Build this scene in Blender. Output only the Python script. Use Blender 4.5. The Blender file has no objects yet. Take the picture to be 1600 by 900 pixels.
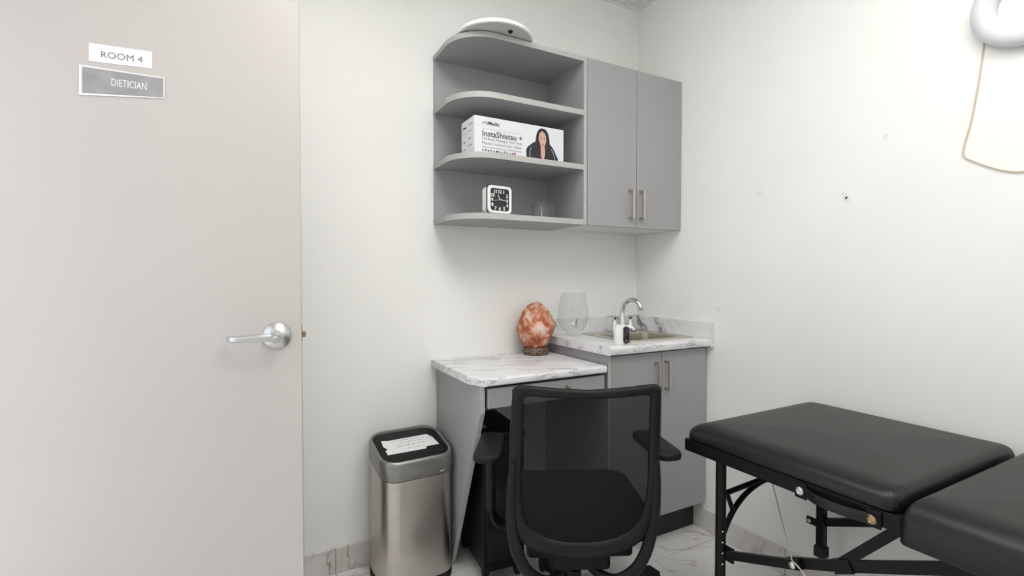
import bpy, bmesh, math, random
from mathutils import Vector, Matrix, noise
random.seed(7)
sc = bpy.context.scene
COL = sc.collection
R = math.radians

# ------------------------------------------------------------------ camera
cd = bpy.data.cameras.new('camera')
cam = bpy.data.objects.new('camera', cd)
COL.objects.link(cam)
cd.sensor_width = 36.0
cd.lens = 36.0 * 761.57 / 1600
cd.clip_start = 0.02
cam.location = (-1.970, -2.1412, 1.2454)
cam.rotation_euler = (R(90 - 1.256), 0, R(-28.288))
sc.camera = cam

# ------------------------------------------------------------------ world and exposure
w = bpy.data.worlds.new('world')
sc.world = w
w.use_nodes = True
w.node_tree.nodes['Background'].inputs[0].default_value = (0.95, 0.97, 1.0, 1)
w.node_tree.nodes['Background'].inputs[1].default_value = 1.6
sc.view_settings.view_transform = 'Standard'
sc.view_settings.look = 'None'
sc.view_settings.gamma = 1
sc.view_settings.use_curve_mapping = False
sc.view_settings.exposure = 0.12
LIGHT_POWER = 7.2        # emission strength of the ceiling panel diffusers

# ------------------------------------------------------------------ materials
def new_mat(name):
    m = bpy.data.materials.new(name)
    m.use_nodes = True
    nt = m.node_tree
    return m, nt, nt.nodes['Principled BSDF']

def N(nt, t, **k):
    n = nt.nodes.new(t)
    for a, v in k.items():
        if a in n.inputs:
            n.inputs[a].default_value = v
        else:
            setattr(n, a, v)
    return n

def coords(nt, scale=(1, 1, 1), rot=(0, 0, 0), out='Object'):
    tc = N(nt, 'ShaderNodeTexCoord')
    mp = N(nt, 'ShaderNodeMapping')
    mp.inputs['Scale'].default_value = scale
    mp.inputs['Rotation'].default_value = rot
    nt.links.new(tc.outputs[out], mp.inputs['Vector'])
    return mp.outputs['Vector']

def ramp(nt, src, stops):
    r = N(nt, 'ShaderNodeValToRGB')
    el = r.color_ramp.elements
    while len(el) < len(stops):
        el.new(0.5)
    for e, (p, c) in zip(el, stops):
        e.position = p
        e.color = (*c, 1)
    nt.links.new(src, r.inputs[0])
    return r.outputs[0]

def bump(nt, b, src, strength, dist=0.002):
    n = N(nt, 'ShaderNodeBump')
    n.inputs['Strength'].default_value = strength
    n.inputs['Distance'].default_value = dist
    nt.links.new(src, n.inputs['Height'])
    nt.links.new(n.outputs[0], b.inputs['Normal'])

def plain(name, col, rough=0.5, metal=0.0, var=0.04, scale=(30, 30, 30), bmp=0.0, spec=0.5, coat=0.0):
    """colour with a little procedural variation and fine relief"""
    m, nt, b = new_mat(name)
    v = coords(nt, scale)
    n = N(nt, 'ShaderNodeTexNoise', Scale=1.0, Detail=3.0)
    nt.links.new(v, n.inputs['Vector'])
    lo = tuple(max(0, c * (1 - var)) for c in col)
    hi = tuple(min(1, c * (1 + var)) for c in col)
    nt.links.new(ramp(nt, n.outputs[0], [(0.3, lo), (0.7, hi)]), b.inputs['Base Color'])
    b.inputs['Roughness'].default_value = rough
    b.inputs['Metallic'].default_value = metal
    b.inputs['Specular IOR Level'].default_value = spec
    b.inputs['Coat Weight'].default_value = coat
    if bmp:
        bump(nt, b, n.outputs[0], bmp)
    return m

M = {}
M['wall'] = plain('wall_paint', (0.885, 0.887, 0.866), 0.6, var=0.012, scale=(3, 3, 3), bmp=0.04, spec=0.3)
M['door'] = plain('door_paint', (0.555, 0.525, 0.51), 0.38, var=0.015, scale=(2, 2, 2), spec=0.45)
M['laminate'] = plain('grey_laminate', (0.365, 0.365, 0.375), 0.45, var=0.022, scale=(240, 240, 5))
M['laminate_edge'] = plain('edge_band', (0.46, 0.46, 0.45), 0.45, var=0.03, scale=(60, 60, 60))
M['melamine'] = plain('white_melamine', (0.74, 0.73, 0.70), 0.5, var=0.02)
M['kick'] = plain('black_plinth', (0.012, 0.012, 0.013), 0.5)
M['nickel'] = plain('brushed_nickel', (0.56, 0.52, 0.46), 0.33, 1.0, var=0.06, scale=(200, 200, 20))
M['satin'] = plain('satin_chrome', (0.60, 0.61, 0.62), 0.36, 1.0, var=0.04)
M['chrome'] = plain('chrome', (0.72, 0.72, 0.73), 0.06, 1.0, var=0.01)
M['brass'] = plain('aged_brass', (0.36, 0.27, 0.16), 0.35, 1.0)
M['steel_sink'] = plain('sink_steel', (0.60, 0.57, 0.51), 0.27, 1.0, var=0.05, scale=(10, 120, 10))
M['lid_grey'] = plain('satin_grey_plastic', (0.27, 0.27, 0.26), 0.3, 0.55, var=0.03)
M['black_plastic'] = plain('black_plastic', (0.006, 0.006, 0.0062), 0.5, bmp=0.05, scale=(300, 300, 300), spec=0.2)
M['dark_plastic'] = plain('charcoal_plastic', (0.011, 0.011, 0.0113), 0.48, bmp=0.05, scale=(300, 300, 300), spec=0.22)
M['gloss_black'] = plain('gloss_black', (0.012, 0.012, 0.013), 0.25)
M['black_steel'] = plain('black_painted_steel', (0.005, 0.005, 0.005), 0.4, spec=0.2)
M['seat_fabric'] = plain('seat_fabric', (0.006, 0.006, 0.006), 0.9, bmp=0.4, scale=(500, 500, 500), spec=0.15)
M['vinyl'] = plain('black_vinyl', (0.008, 0.008, 0.0078), 0.38, bmp=0.12, scale=(140, 140, 140), spec=0.34)
M['fixture'] = plain('fixture_plastic', (0.70, 0.70, 0.745), 0.35, var=0.01)
M['white_plastic'] = plain('white_plastic', (0.86, 0.86, 0.87), 0.3, var=0.01)
M['underside'] = plain('shaded_white_plastic', (0.60, 0.60, 0.58), 0.5, var=0.02)  # greyed white: shade on the disc's underside put into the colour
M['paper'] = plain('paper', (0.85, 0.85, 0.86), 0.6, var=0.02)
M['card'] = plain('printed_card', (0.74, 0.74, 0.79), 0.4, var=0.02, scale=(6, 6, 6))
M['ink'] = plain('black_ink', (0.03, 0.03, 0.035), 0.6)
M['ink_grey'] = plain('grey_ink', (0.22, 0.22, 0.24), 0.6)
M['ink_red'] = plain('red_ink', (0.55, 0.05, 0.05), 0.6)
M['hair'] = plain('print_dark_brown', (0.022, 0.014, 0.014), 0.5, var=0.3, scale=(300, 20, 20))
M['skin'] = plain('print_skin', (0.62, 0.40, 0.31), 0.5, var=0.06, scale=(40, 40, 40))
M['lips'] = plain('print_lips', (0.50, 0.14, 0.13), 0.5)
M['jacket'] = plain('print_jacket', (0.012, 0.014, 0.025), 0.5, var=0.3)
M['plaque'] = plain('grey_plaque', (0.33, 0.33, 0.34), 0.4, var=0.12, scale=(25, 25, 25))
M['white_print'] = plain('white_print', (0.85, 0.85, 0.85), 0.6)
M['cord'] = plain('beige_cord', (0.62, 0.52, 0.40), 0.6)
M['wire'] = plain('pale_cable', (0.55, 0.51, 0.44), 0.5)
M['grout'] = plain('grey_grout', (0.34, 0.33, 0.31), 0.9, var=0.1)
M['rubber'] = plain('black_rubber', (0.01, 0.01, 0.01), 0.75)
M['wood_base'] = plain('dark_wood', (0.14, 0.085, 0.058), 0.6, var=0.98, scale=(70, 70, 110))
M['flake'] = plain('torn_paint', (0.80, 0.797, 0.775), 0.8, var=0.05, scale=(90, 90, 90))

def make_ceiling_tile():
    m, nt, b = new_mat('mineral_ceiling_tile')
    v = coords(nt, (1, 1, 1))
    n = N(nt, 'ShaderNodeTexNoise', Scale=90.0, Detail=5.0)
    nt.links.new(v, n.inputs['Vector'])
    nt.links.new(ramp(nt, n.outputs[0], [(0.33, (0.62, 0.61, 0.59)), (0.5, (0.84, 0.83, 0.81))]), b.inputs['Base Color'])
    b.inputs['Roughness'].default_value = 0.95
    bump(nt, b, n.outputs[0], 0.5, 0.004)
    return m
M['ceiling_tile'] = make_ceiling_tile()

def make_marble(name, base, vein, faint, scale, rot, rough, width=0.05, stretch=0.22, warp=0.10, lo=0.42, hi=0.62):
    """pale stone with thin drifting veins that run along one direction"""
    m, nt, b = new_mat(name)
    v = coords(nt, (1, 1, 1), rot)
    wn = N(nt, 'ShaderNodeTexNoise', Scale=scale * 0.9, Detail=3.0, Roughness=0.5)
    nt.links.new(v, wn.inputs['Vector'])
    ad = N(nt, 'ShaderNodeVectorMath', operation='MULTIPLY_ADD')
    ad.inputs[1].default_value = (warp, warp, warp)
    nt.links.new(wn.outputs[1], ad.inputs[0]); nt.links.new(v, ad.inputs[2])
    def streak(k, seed, detail):
        st = N(nt, 'ShaderNodeMapping')
        st.inputs['Scale'].default_value = (scale * stretch * k, scale * 1.6 * k, scale * 1.6 * k)
        st.inputs['Location'].default_value = (seed, seed * 2, seed * 3)
        nt.links.new(ad.outputs[0], st.inputs['Vector'])
        n = N(nt, 'ShaderNodeTexNoise', Scale=1.0, Detail=detail, Roughness=0.5)
        nt.links.new(st.outputs[0], n.inputs['Vector'])
        return n.outputs[0]
    n1 = streak(1.0, 0.3, 3.0)
    s = N(nt, 'ShaderNodeMath', operation='SUBTRACT'); s.inputs[1].default_value = 0.5
    a = N(nt, 'ShaderNodeMath', operation='ABSOLUTE')
    nt.links.new(n1, s.inputs[0]); nt.links.new(s.outputs[0], a.inputs[0])
    soft = streak(0.8, 4.7, 2.0)
    veins = ramp(nt, a.outputs[0], [(0.0, (1, 1, 1)), (width, (0, 0, 0))])
    mk = ramp(nt, soft, [(lo, (0, 0, 0)), (hi, (1, 1, 1))])
    mu = N(nt, 'ShaderNodeMath', operation='MULTIPLY')
    nt.links.new(veins, mu.inputs[0]); nt.links.new(mk, mu.inputs[1])
    cloud = ramp(nt, soft, [(0.45, base), (0.75, faint)])
    mc = N(nt, 'ShaderNodeMix', data_type='RGBA')
    nt.links.new(mu.outputs[0], mc.inputs[0])
    nt.links.new(cloud, mc.inputs[6])
    mc.inputs[7].default_value = (*vein, 1)
    nt.links.new(mc.outputs[2], b.inputs['Base Color'])
    b.inputs['Roughness'].default_value = rough
    return m
M['counter'] = make_marble('marble_laminate', (0.80, 0.80, 0.81), (0.34, 0.34, 0.36), (0.66, 0.66, 0.68), 15.0, (0, 0.18, 0.30), 0.28, 0.032, 0.10, 0.06)
M['counter_splash'] = make_marble('marble_laminate_splash', (0.80, 0.80, 0.81), (0.16, 0.16, 0.18), (0.66, 0.66, 0.68), 11.0, (-0.985, 0, R(90)), 0.28, 0.045)
M['tile'] = make_marble('marble_tile', (0.84, 0.83, 0.82), (0.44, 0.40, 0.37), (0.75, 0.73, 0.71), 5.5, (0.1, 0.1, 0.5), 0.22, 0.024, 0.25, 0.15, 0.46, 0.66)
M['base_tile'] = make_marble('marble_base_tile', (0.70, 0.69, 0.675), (0.30, 0.26, 0.23), (0.58, 0.55, 0.52), 5.0, (0.0, R(75), 0.4), 0.25, 0.03, 0.3, 0.15, 0.5, 0.66)

def make_salt():
    m, nt, b = new_mat('himalayan_salt')
    v = coords(nt)
    n1 = N(nt, 'ShaderNodeTexNoise', Scale=15.0, Detail=7.0, Roughness=0.66, Distortion=0.6)
    nt.links.new(v, n1.inputs['Vector'])
    col = ramp(nt, n1.outputs[0], [(0.36, (0.28, 0.055, 0.022)), (0.45, (0.44, 0.12, 0.05)), (0.51, (0.56, 0.23, 0.13)), (0.57, (0.70, 0.43, 0.33)), (0.67, (0.80, 0.64, 0.56))])
    nt.links.new(col, b.inputs['Base Color'])
    b.inputs['Roughness'].default_value = 0.5
    b.inputs['Subsurface Weight'].default_value = 0.05
    b.inputs['Subsurface Radius'].default_value = (0.02, 0.006, 0.003)
    bump(nt, b, n1.outputs[0], 0.5, 0.006)
    return m
M['salt'] = make_salt()

def make_steel_bin():
    m, nt, b = new_mat('brushed_stainless')
    v = coords(nt, (4, 4, 900))
    n = N(nt, 'ShaderNodeTexNoise', Scale=1.0, Detail=2.0)
    nt.links.new(v, n.inputs['Vector'])
    nt.links.new(ramp(nt, n.outputs[0], [(0.3, (0.50, 0.47, 0.43)), (0.7, (0.58, 0.55, 0.505))]), b.inputs['Base Color'])
    b.inputs['Metallic'].default_value = 1.0
    b.inputs['Roughness'].default_value = 0.3
    b.inputs['Anisotropic'].default_value = 0.5
    return m
M['steel_bin'] = make_steel_bin()

def make_glass(name, tint, rough=0.0):
    m, nt, b = new_mat(name)
    nt.nodes.remove(b)
    out = nt.nodes['Material Output']
    g = N(nt, 'ShaderNodeBsdfGlossy'); g.inputs['Roughness'].default_value = 0.02
    t = N(nt, 'ShaderNodeBsdfTransparent'); t.inputs['Color'].default_value = (*tint, 1)
    lw = N(nt, 'ShaderNodeLayerWeight'); lw.inputs['Blend'].default_value = 0.5
    f = N(nt, 'ShaderNodeMapRange'); f.inputs[1].default_value = 0.0; f.inputs[2].default_value = 1.0
    f.inputs[3].default_value = 0.03; f.inputs[4].default_value = 0.40
    p = N(nt, 'ShaderNodeMath', operation='POWER'); p.inputs[1].default_value = 4.0
    nt.links.new(lw.outputs['Facing'], p.inputs[0]); nt.links.new(p.outputs[0], f.inputs[0])
    mx = N(nt, 'ShaderNodeMixShader')
    nt.links.new(f.outputs[0], mx.inputs[0]); nt.links.new(t.outputs[0], mx.inputs[1]); nt.links.new(g.outputs[0], mx.inputs[2])
    nt.links.new(mx.outputs[0], out.inputs[0])
    return m
M['glass'] = make_glass('clear_glass', (0.975, 0.982, 0.979))

def make_mesh_fabric():
    m, nt, b = new_mat('chair_mesh_fabric')
    out = nt.nodes['Material Output']
    b.inputs['Base Color'].default_value = (0.007, 0.007, 0.0075, 1)
    b.inputs['Specular IOR Level'].default_value = 0.2
    b.inputs['Roughness'].default_value = 0.6
    v = coords(nt)
    w1 = N(nt, 'ShaderNodeTexWave', Scale=130.0, Distortion=0.4); w1.bands_direction = 'X'
    w2 = N(nt, 'ShaderNodeTexWave', Scale=150.0, Distortion=0.4); w2.bands_direction = 'Z'
    nt.links.new(v, w1.inputs['Vector']); nt.links.new(v, w2.inputs['Vector'])
    mu = N(nt, 'ShaderNodeMath', operation='MULTIPLY')
    nt.links.new(w1.outputs[1], mu.inputs[0]); nt.links.new(w2.outputs[1], mu.inputs[1])
    hole = ramp(nt, mu.outputs[0], [(0.10, (0, 0, 0)), (0.45, (0.44, 0.44, 0.44))])
    t = N(nt, 'ShaderNodeBsdfTransparent')
    mx = N(nt, 'ShaderNodeMixShader')
    nt.links.new(hole, mx.inputs[0]); nt.links.new(b.outputs[0], mx.inputs[1]); nt.links.new(t.outputs[0], mx.inputs[2])
    nt.links.new(mx.outputs[0], out.inputs[0])
    return m
M['mesh'] = make_mesh_fabric()

def make_emit():
    m, nt, b = new_mat('light_diffuser')
    b.inputs['Base Color'].default_value = (0.9, 0.9, 0.9, 1)
    b.inputs['Emission Color'].default_value = (1.0, 0.985, 0.96, 1)
    b.inputs['Emission Strength'].default_value = LIGHT_POWER
    return m
M['emit'] = make_emit()

# ------------------------------------------------------------------ mesh helpers
def finish(name, bm, mat, parent=None, smooth=False, loc=None, angle=40):
    bmesh.ops.recalc_face_normals(bm, faces=bm.faces[:])
    me = bpy.data.meshes.new(name)
    bm.to_mesh(me); bm.free()
    me.materials.append(M[mat] if isinstance(mat, str) else mat)
    if smooth:
        for p in me.polygons:
            p.use_smooth = True
        me.set_sharp_from_angle(angle=R(angle))
    o = bpy.data.objects.new(name, me)
    COL.objects.link(o)
    if loc is not None:
        o.location = loc
    if parent is not None:
        o.parent = parent
    return o

def tag(o, label, cat, group=None):
    o['label'] = label; o['category'] = cat
    if group:
        o['group'] = group
    return o

def struct(o, label=None):
    o['kind'] = 'structure'
    if label:
        o['label'] = label
    return o

def thing(name, label, cat, loc=(0, 0, 0), rz=0.0, group=None):
    o = bpy.data.objects.new(name, None)
    COL.objects.link(o)
    o.empty_display_size = 0.05
    o.location = loc; o.rotation_euler = (0, 0, rz)
    return tag(o, label, cat, group)

def add_box(bm, x0, x1, y0, y1, z0, z1, bev=0.0, seg=2, mtx=None):
    r = bmesh.ops.create_cube(bm, size=1.0)
    vs = r['verts']
    sx, sy, sz = abs(x1 - x0), abs(y1 - y0), abs(z1 - z0)
    for v in vs:
        v.co = Vector(((x0 + x1) / 2 + v.co.x * sx, (y0 + y1) / 2 + v.co.y * sy, (z0 + z1) / 2 + v.co.z * sz))
    if bev:
        es = list({e for v in vs for e in v.link_edges})
        rb = bmesh.ops.bevel(bm, geom=es, offset=bev, segments=seg, affect='EDGES', profile=0.5)
        vs = list({v for f in rb['faces'] for v in f.verts} | {v for v in vs if v.is_valid})
    if mtx is not None:
        bmesh.ops.transform(bm, matrix=mtx, verts=[v for v in vs if v.is_valid])
    return vs

def box(name, mat, parent, x0, x1, y0, y1, z0, z1, bev=0.0, seg=2, mtx=None, smooth=None):
    bm = bmesh.new()
    add_box(bm, x0, x1, y0, y1, z0, z1, bev, seg, mtx)
    return finish(name, bm, mat, parent, bool(bev) if smooth is None else smooth)

def add_prism(bm, pts, to3, h0, h1):
    """polygon pts (2-D) extruded between h0 and h1; to3(a,b,h)->xyz"""
    lo = [bm.verts.new(to3(a, b, h0)) for a, b in pts]
    hi = [bm.verts.new(to3(a, b, h1)) for a, b in pts]
    n = len(pts)
    bm.faces.new(lo[::-1]); bm.faces.new(hi)
    for i in range(n):
        bm.faces.new((lo[i], lo[(i + 1) % n], hi[(i + 1) % n], hi[i]))
    return lo, hi

def add_lathe(bm, prof, seg=32, mtx=None, cap=True):
    """prof: (r,z) list around the z axis"""
    rings = []
    for r, z in prof:
        if r < 1e-6:
            rings.append([bm.verts.new((0, 0, z))])
        else:
            rings.append([bm.verts.new((r * math.cos(2 * math.pi * i / seg), r * math.sin(2 * math.pi * i / seg), z)) for i in range(seg)])
    for a, b in zip(rings, rings[1:]):
        for i in range(seg):
            j = (i + 1) % seg
            if len(a) == 1 and len(b) == 1:
                continue
            if len(a) == 1:
                bm.faces.new((a[0], b[i], b[j]))
            elif len(b) == 1:
                bm.faces.new((a[i], a[j], b[0]))
            else:
                bm.faces.new((a[i], a[j], b[j], b[i]))
    if cap:
        for rg in (rings[0], rings[-1]):
            if len(rg) > 2:
                bm.faces.new(rg)
    if mtx is not None:
        bmesh.ops.transform(bm, matrix=mtx, verts=[v for rg in rings for v in rg])

def smooth_path(pts, sub=6):
    P = [Vector(p) for p in pts]
    out = []
    for i in range(len(P) - 1):
        p0 = P[max(i - 1, 0)]; p1 = P[i]; p2 = P[i + 1]; p3 = P[min(i + 2, len(P) - 1)]
        for k in range(sub):
            t = k / sub
            out.append(0.5 * ((2 * p1) + (p2 - p0) * t + (2 * p0 - 5 * p1 + 4 * p2 - p3) * t * t + (3 * p1 - p0 - 3 * p2 + p3) * t ** 3))
    out.append(P[-1])
    return out

def add_tube(bm, pts, r, seg=10, r2=None, up=(0, 0, 1), square=False):
    """sweep along pts; r sideways radius, r2 the other one; r may be a list"""
    P = [Vector(p) for p in pts]
    n = len(P)
    rings = []
    prev = None
    for i in range(n):
        t = (P[min(i + 1, n - 1)] - P[max(i - 1, 0)]).normalized()
        if prev is None:
            a = Vector(up).cross(t)
            if a.length < 1e-4:
                a = Vector((1, 0, 0)).cross(t)
        else:
            a = prev - t * prev.dot(t)
        a.normalize(); prev = a
        b = t.cross(a)
        ra = r[i] if isinstance(r, (list, tuple)) else r
        rb = ra if r2 is None else (r2[i] if isinstance(r2, (list, tuple)) else r2)
        ring = []
        for k in range(seg):
            an = 2 * math.pi * k / seg + (math.pi / 4 if square else 0)
            ca, sa = math.cos(an), math.sin(an)
            if square:
                ca, sa = math.copysign(1, ca), math.copysign(1, sa)
            ring.append(bm.verts.new(P[i] + a * ca * ra + b * sa * rb))
        rings.append(ring)
    for A, B in zip(rings, rings[1:]):
        for k in range(seg):
            bm.faces.new((A[k], A[(k + 1) % seg], B[(k + 1) % seg], B[k]))
    bm.faces.new(rings[0][::-1]); bm.faces.new(rings[-1])

def tube(name, mat, parent, pts, r, seg=10, r2=None, up=(0, 0, 1), sub=0, square=False):
    bm = bmesh.new()
    add_tube(bm, smooth_path(pts, sub) if sub else pts, r, 4 if square else seg, r2, up, square)
    return finish(name, bm, mat, parent, not square, angle=50)

def lathe(name, mat, parent, prof, seg=32, mtx=None, cap=True, angle=40):
    bm = bmesh.new()
    add_lathe(bm, prof, seg, mtx, cap)
    return finish(name, bm, mat, parent, True, angle=angle)

def rrect(hw, hd, r, n=6):
    """rounded rectangle outline, counter-clockwise"""
    pts = []
    for cx, cy, a0 in ((hw - r, hd - r, 0), (-hw + r, hd - r, 90), (-hw + r, -hd + r, 180), (hw - r, -hd + r, 270)):
        for k in range(n + 1):
            a = R(a0 + 90 * k / n)
            pts.append((cx + r * math.cos(a), cy + r * math.sin(a)))
    return pts

def add_loft(bm, sections, cap0=True, cap1=True):
    """sections: list of lists of 3-D points of equal length"""
    rings = [[bm.verts.new(p) for p in s] for s in sections]
    n = len(rings[0])
    for a, b in zip(rings, rings[1:]):
        for i in range(n):
            bm.faces.new((a[i], a[(i + 1) % n], b[(i + 1) % n], b[i]))
    if cap0:
        bm.faces.new(rings[0][::-1])
    if cap1:
        bm.faces.new(rings[-1])

def lettering(text, size, mtx, mat, parent, bold=0.0, align='LEFT', name='lettering', width=None, space=1.0):
    """flat print: text outline turned into a thin mesh; mtx maps text plane to its surface"""
    cu = bpy.data.curves.new('t', 'FONT')
    cu.body = text; cu.size = size; cu.align_x = align; cu.offset = bold; cu.extrude = 0.0002
    cu.space_character = space; cu.resolution_u = 3
    tmp = bpy.data.objects.new('t', cu)
    COL.objects.link(tmp)
    bpy.context.view_layer.update()
    me = bpy.data.meshes.new_from_object(tmp.evaluated_get(bpy.context.evaluated_depsgraph_get()))
    bpy.data.objects.remove(tmp); bpy.data.curves.remove(cu)
    if width:
        xs = [v.co.x for v in me.vertices]
        k = width / (max(xs) - min(xs))
        for v in me.vertices:
            v.co.x *= k
    me.transform(mtx)
    me.name = name
    me.materials.clear(); me.materials.append(M[mat])
    o = bpy.data.objects.new(name, me)
    COL.objects.link(o)
    o.parent = parent
    return o

# ================================================================== SETTING
XL, YF, ZC = -2.75, -2.95, 2.759
T = 0.12
BH = 0.107

# floor: grout bed with single tiles
floor = struct(box('floor', 'grout', None, XL - T, T, YF - T, T, -0.1, -0.002))
tile_cache = {}
TX, TY, G = 0.627, 0.3285, 0.0015
def cuts(a, b, origin, pitch):
    k0 = math.floor((a - origin) / pitch)
    out = [a]
    k = k0 + 1
    while origin + k * pitch < b - 0.004:
        if origin + k * pitch > a + 0.004:
            out.append(origin + k * pitch)
        k += 1
    out.append(b)
    return out
xs = cuts(XL, 0, -0.41, TX)
ys = cuts(YF, 0, -0.577, TY)
for i in range(len(xs) - 1):
    for j in range(len(ys) - 1):
        box('tile', 'tile', floor, xs[i] + G, xs[i + 1] - G, ys[j] + G, ys[j + 1] - G, -0.01, 0.0, 0.0008, 1, smooth=False)

# walls
wall_back = struct(box('wall_back', 'wall', None, XL - T, T, 0, T, 0, ZC + 0.1))
wall_right = struct(box('wall_right', 'wall', None, 0, T, YF, 0, 0, ZC + 0.1))
wall_front = struct(box('wall_front', 'wall', None, XL - T, T, YF - T, YF, 0, ZC + 0.1))
# left wall with the doorway
DY1, DY0, DH = -0.285, -1.225, 2.15
bm = bmesh.new()
add_box(bm, XL - T, XL, DY1, 0, 0, ZC + 0.1)
add_box(bm, XL - T, XL, YF, DY0, 0, ZC + 0.1)
add_box(bm, XL - T, XL, DY0, DY1, DH, ZC + 0.1)
wall_left = struct(finish('wall_left', bm, 'wall'))
bm = bmesh.new()
add_box(bm, XL - T, XL + 0.012, DY1 - 0.03, DY1 + 0.05, 0, DH + 0.05)
add_box(bm, XL - T, XL + 0.012, DY0 - 0.05, DY0 + 0.01, 0, DH + 0.05)
add_box(bm, XL - T, XL + 0.012, DY0 + 0.01, DY1 - 0.03, DH - 0.01, DH + 0.05)
struct(finish('trim_1', bm, 'door'), 'painted door frame in the left wall')

# ceiling: mineral tiles in a white grid
ceiling = struct(box('ceiling', 'wall', None, XL, 0, YF, 0, ZC + 0.02, ZC + 0.1))
cx = cuts(XL, 0, -0.36, 0.61)
cy = cuts(YF, 0, -0.30, 0.61)
for i in range(len(cx) - 1):
    for j in range(len(cy) - 1):
        box('ceiling_tile', 'ceiling_tile', ceiling, cx[i] + 0.008, cx[i + 1] - 0.008, cy[j] + 0.008, cy[j + 1] - 0.008, ZC + 0.002, ZC + 0.019)
for x in cx[1:-1]:
    box('grid_bar', 'white_plastic', ceiling, x - 0.012, x + 0.012, YF, 0, ZC - 0.001, ZC + 0.003)
for y in cy[1:-1]:
    box('grid_bar', 'white_plastic', ceiling, XL, 0, y - 0.012, y + 0.012, ZC - 0.0015, ZC + 0.0025)
box('wall_angle', 'white_plastic', ceiling, XL, 0, -0.022, 0, ZC - 0.002, ZC + 0.003)
box('wall_angle', 'white_plastic', ceiling, -0.022, 0, YF, -0.022, ZC - 0.002, ZC + 0.003)

# tiled skirting
def skirting(name, a, b, origin, side):
    root = struct(bpy.data.objects.new(name, None)); COL.objects.link(root)
    c = cuts(a, b, origin, TX)
    for p, q in zip(c, c[1:]):
        if side == 'back':
            box('skirting_tile', 'base_tile', root, p + 0.001, q - 0.001, -0.010, 0, 0.001, BH, 0.0012, 1, smooth=False)
        elif side == 'right':
            box('skirting_tile', 'base_tile', root, -0.010, 0, p + 0.001, q - 0.001, 0.001, BH, 0.0012, 1, smooth=False)
        elif side == 'front':
            box('skirting_tile', 'base_tile', root, p + 0.001, q - 0.001, YF, YF + 0.010, 0.001, BH, 0.0012, 1, smooth=False)
        else:
            box('skirting_tile', 'base_tile', root, XL, XL + 0.010, p + 0.001, q - 0.001, 0.001, BH, 0.0012, 1, smooth=False)
    return root
skirting('baseboard_back', XL + 0.011, -0.62, -1.664, 'back')
skirting('baseboard_right', YF + 0.011, -0.425, -0.909, 'right')
skirting('baseboard_front', XL + 0.011, -0.011, -1.664, 'front')
skirting('baseboard_left', YF + 0.011, DY0 - 0.051, -0.909, 'left')

# small torn-paint patches on the right wall
def patch(y, z, s, seed):
    rnd = random.Random(seed)
    pts = []
    for k in range(9):
        a = 2 * math.pi * k / 9
        q = s * (0.55 + 0.6 * rnd.random())
        pts.append((y + q * math.cos(a), z + q * math.sin(a)))
    bm = bmesh.new()
    add_prism(bm, pts, lambda a, b, h: (h, a, b), 0.0, -0.0012)
    finish('paint_patch', bm, 'flake', wall_right)
patch(-1.116, 1.551, 0.016, 1); patch(-1.128, 1.538, 0.012, 8); patch(-0.766, 1.616, 0.011, 2)
patch(-1.247, 1.738, 0.012, 3); patch(-0.559, 1.096, 0.014, 4)

# ceiling lights out of view; deep diffusers with glowing sides shaped to brighten upper walls
def troffer(x, y, label):
    """surface-mounted wraparound light: metal pan, end caps and a glowing diffuser tray"""
    t = thing('ceiling_light', label, 'light', (x, y, ZC - 0.004))
    box('pan', 'white_plastic', t, -0.30, 0.30, -0.60, 0.60, -0.010, 0.0)
    for e in (-1, 1):
        box('end_cap', 'white_plastic', t, -0.285, 0.285, e * 0.592 - 0.006, e * 0.592 + 0.006, -0.088, -0.0105, 0.004, 2)
    bm = bmesh.new()
    prof = [(-0.280, -0.011), (-0.275, -0.060), (-0.24, -0.085), (0.24, -0.085), (0.275, -0.060), (0.280, -0.011)]
    add_prism(bm, prof, lambda a, b, h: (a, h, b), -0.585, 0.585)
    finish('diffuser', bm, 'emit', t)
troffer(-1.62, -1.30, 'white surface-mounted ceiling light with glowing diffuser above the bin and chair')
troffer(-0.95, -2.15, 'white ceiling light with glowing diffuser, unseen fill added above the massage table')  # second light added out of view to fill the walls and lower parts

# ================================================================== DOOR
DW, DT, DHT = 0.914, 0.044, 2.13
da = R(-7.0)
edge = Vector((-1.822, -0.412, 0))
hinge = edge - Vector((math.cos(da), math.sin(da), 0)) * DW
door = struct(bpy.data.objects.new('door_1', None), 'pale grey flush door standing open into the room')
COL.objects.link(door)
door.location = hinge; door.rotation_euler = (0, 0, da)
DMAT = Matrix.Translation(hinge) @ Matrix.Rotation(da, 4, 'Z')
# local: x along the leaf, front face at y=0 (towards the room), thickness behind
box('leaf', 'door', door, 0, DW, 0, DT, 0.012, DHT, 0.0015, 1)
HX, HZ = DW - 0.073, 1.057
FY = Matrix.Translation((HX, 0, HZ)) @ Matrix.Rotation(R(90), 4, 'X')      # lathe axis towards -y
lev = bpy.data.objects.new('door_handle', None); COL.objects.link(lev); lev.parent = door
lathe('rose', 'satin', lev, [(0.0435, 0), (0.0435, 0.004), (0.041, 0.008), (0.024, 0.019), (0.017, 0.022), (0.0, 0.022)], 40, FY)
bm = bmesh.new()
add_lathe(bm, [(0.0125, 0.02), (0.0125, 0.052), (0.0145, 0.056), (0.0145, 0.068), (0.012, 0.071), (0, 0.071)], 24, FY)
pts = smooth_path([(HX + 0.004, -0.060, HZ), (HX - 0.03, -0.062, HZ + 0.001), (HX - 0.08, -0.060, HZ), (HX - 0.115, -0.054, HZ - 0.001), (HX - 0.128, -0.040, HZ - 0.001), (HX - 0.132, -0.028, HZ - 0.001)], 5)
n = len(pts)
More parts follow.
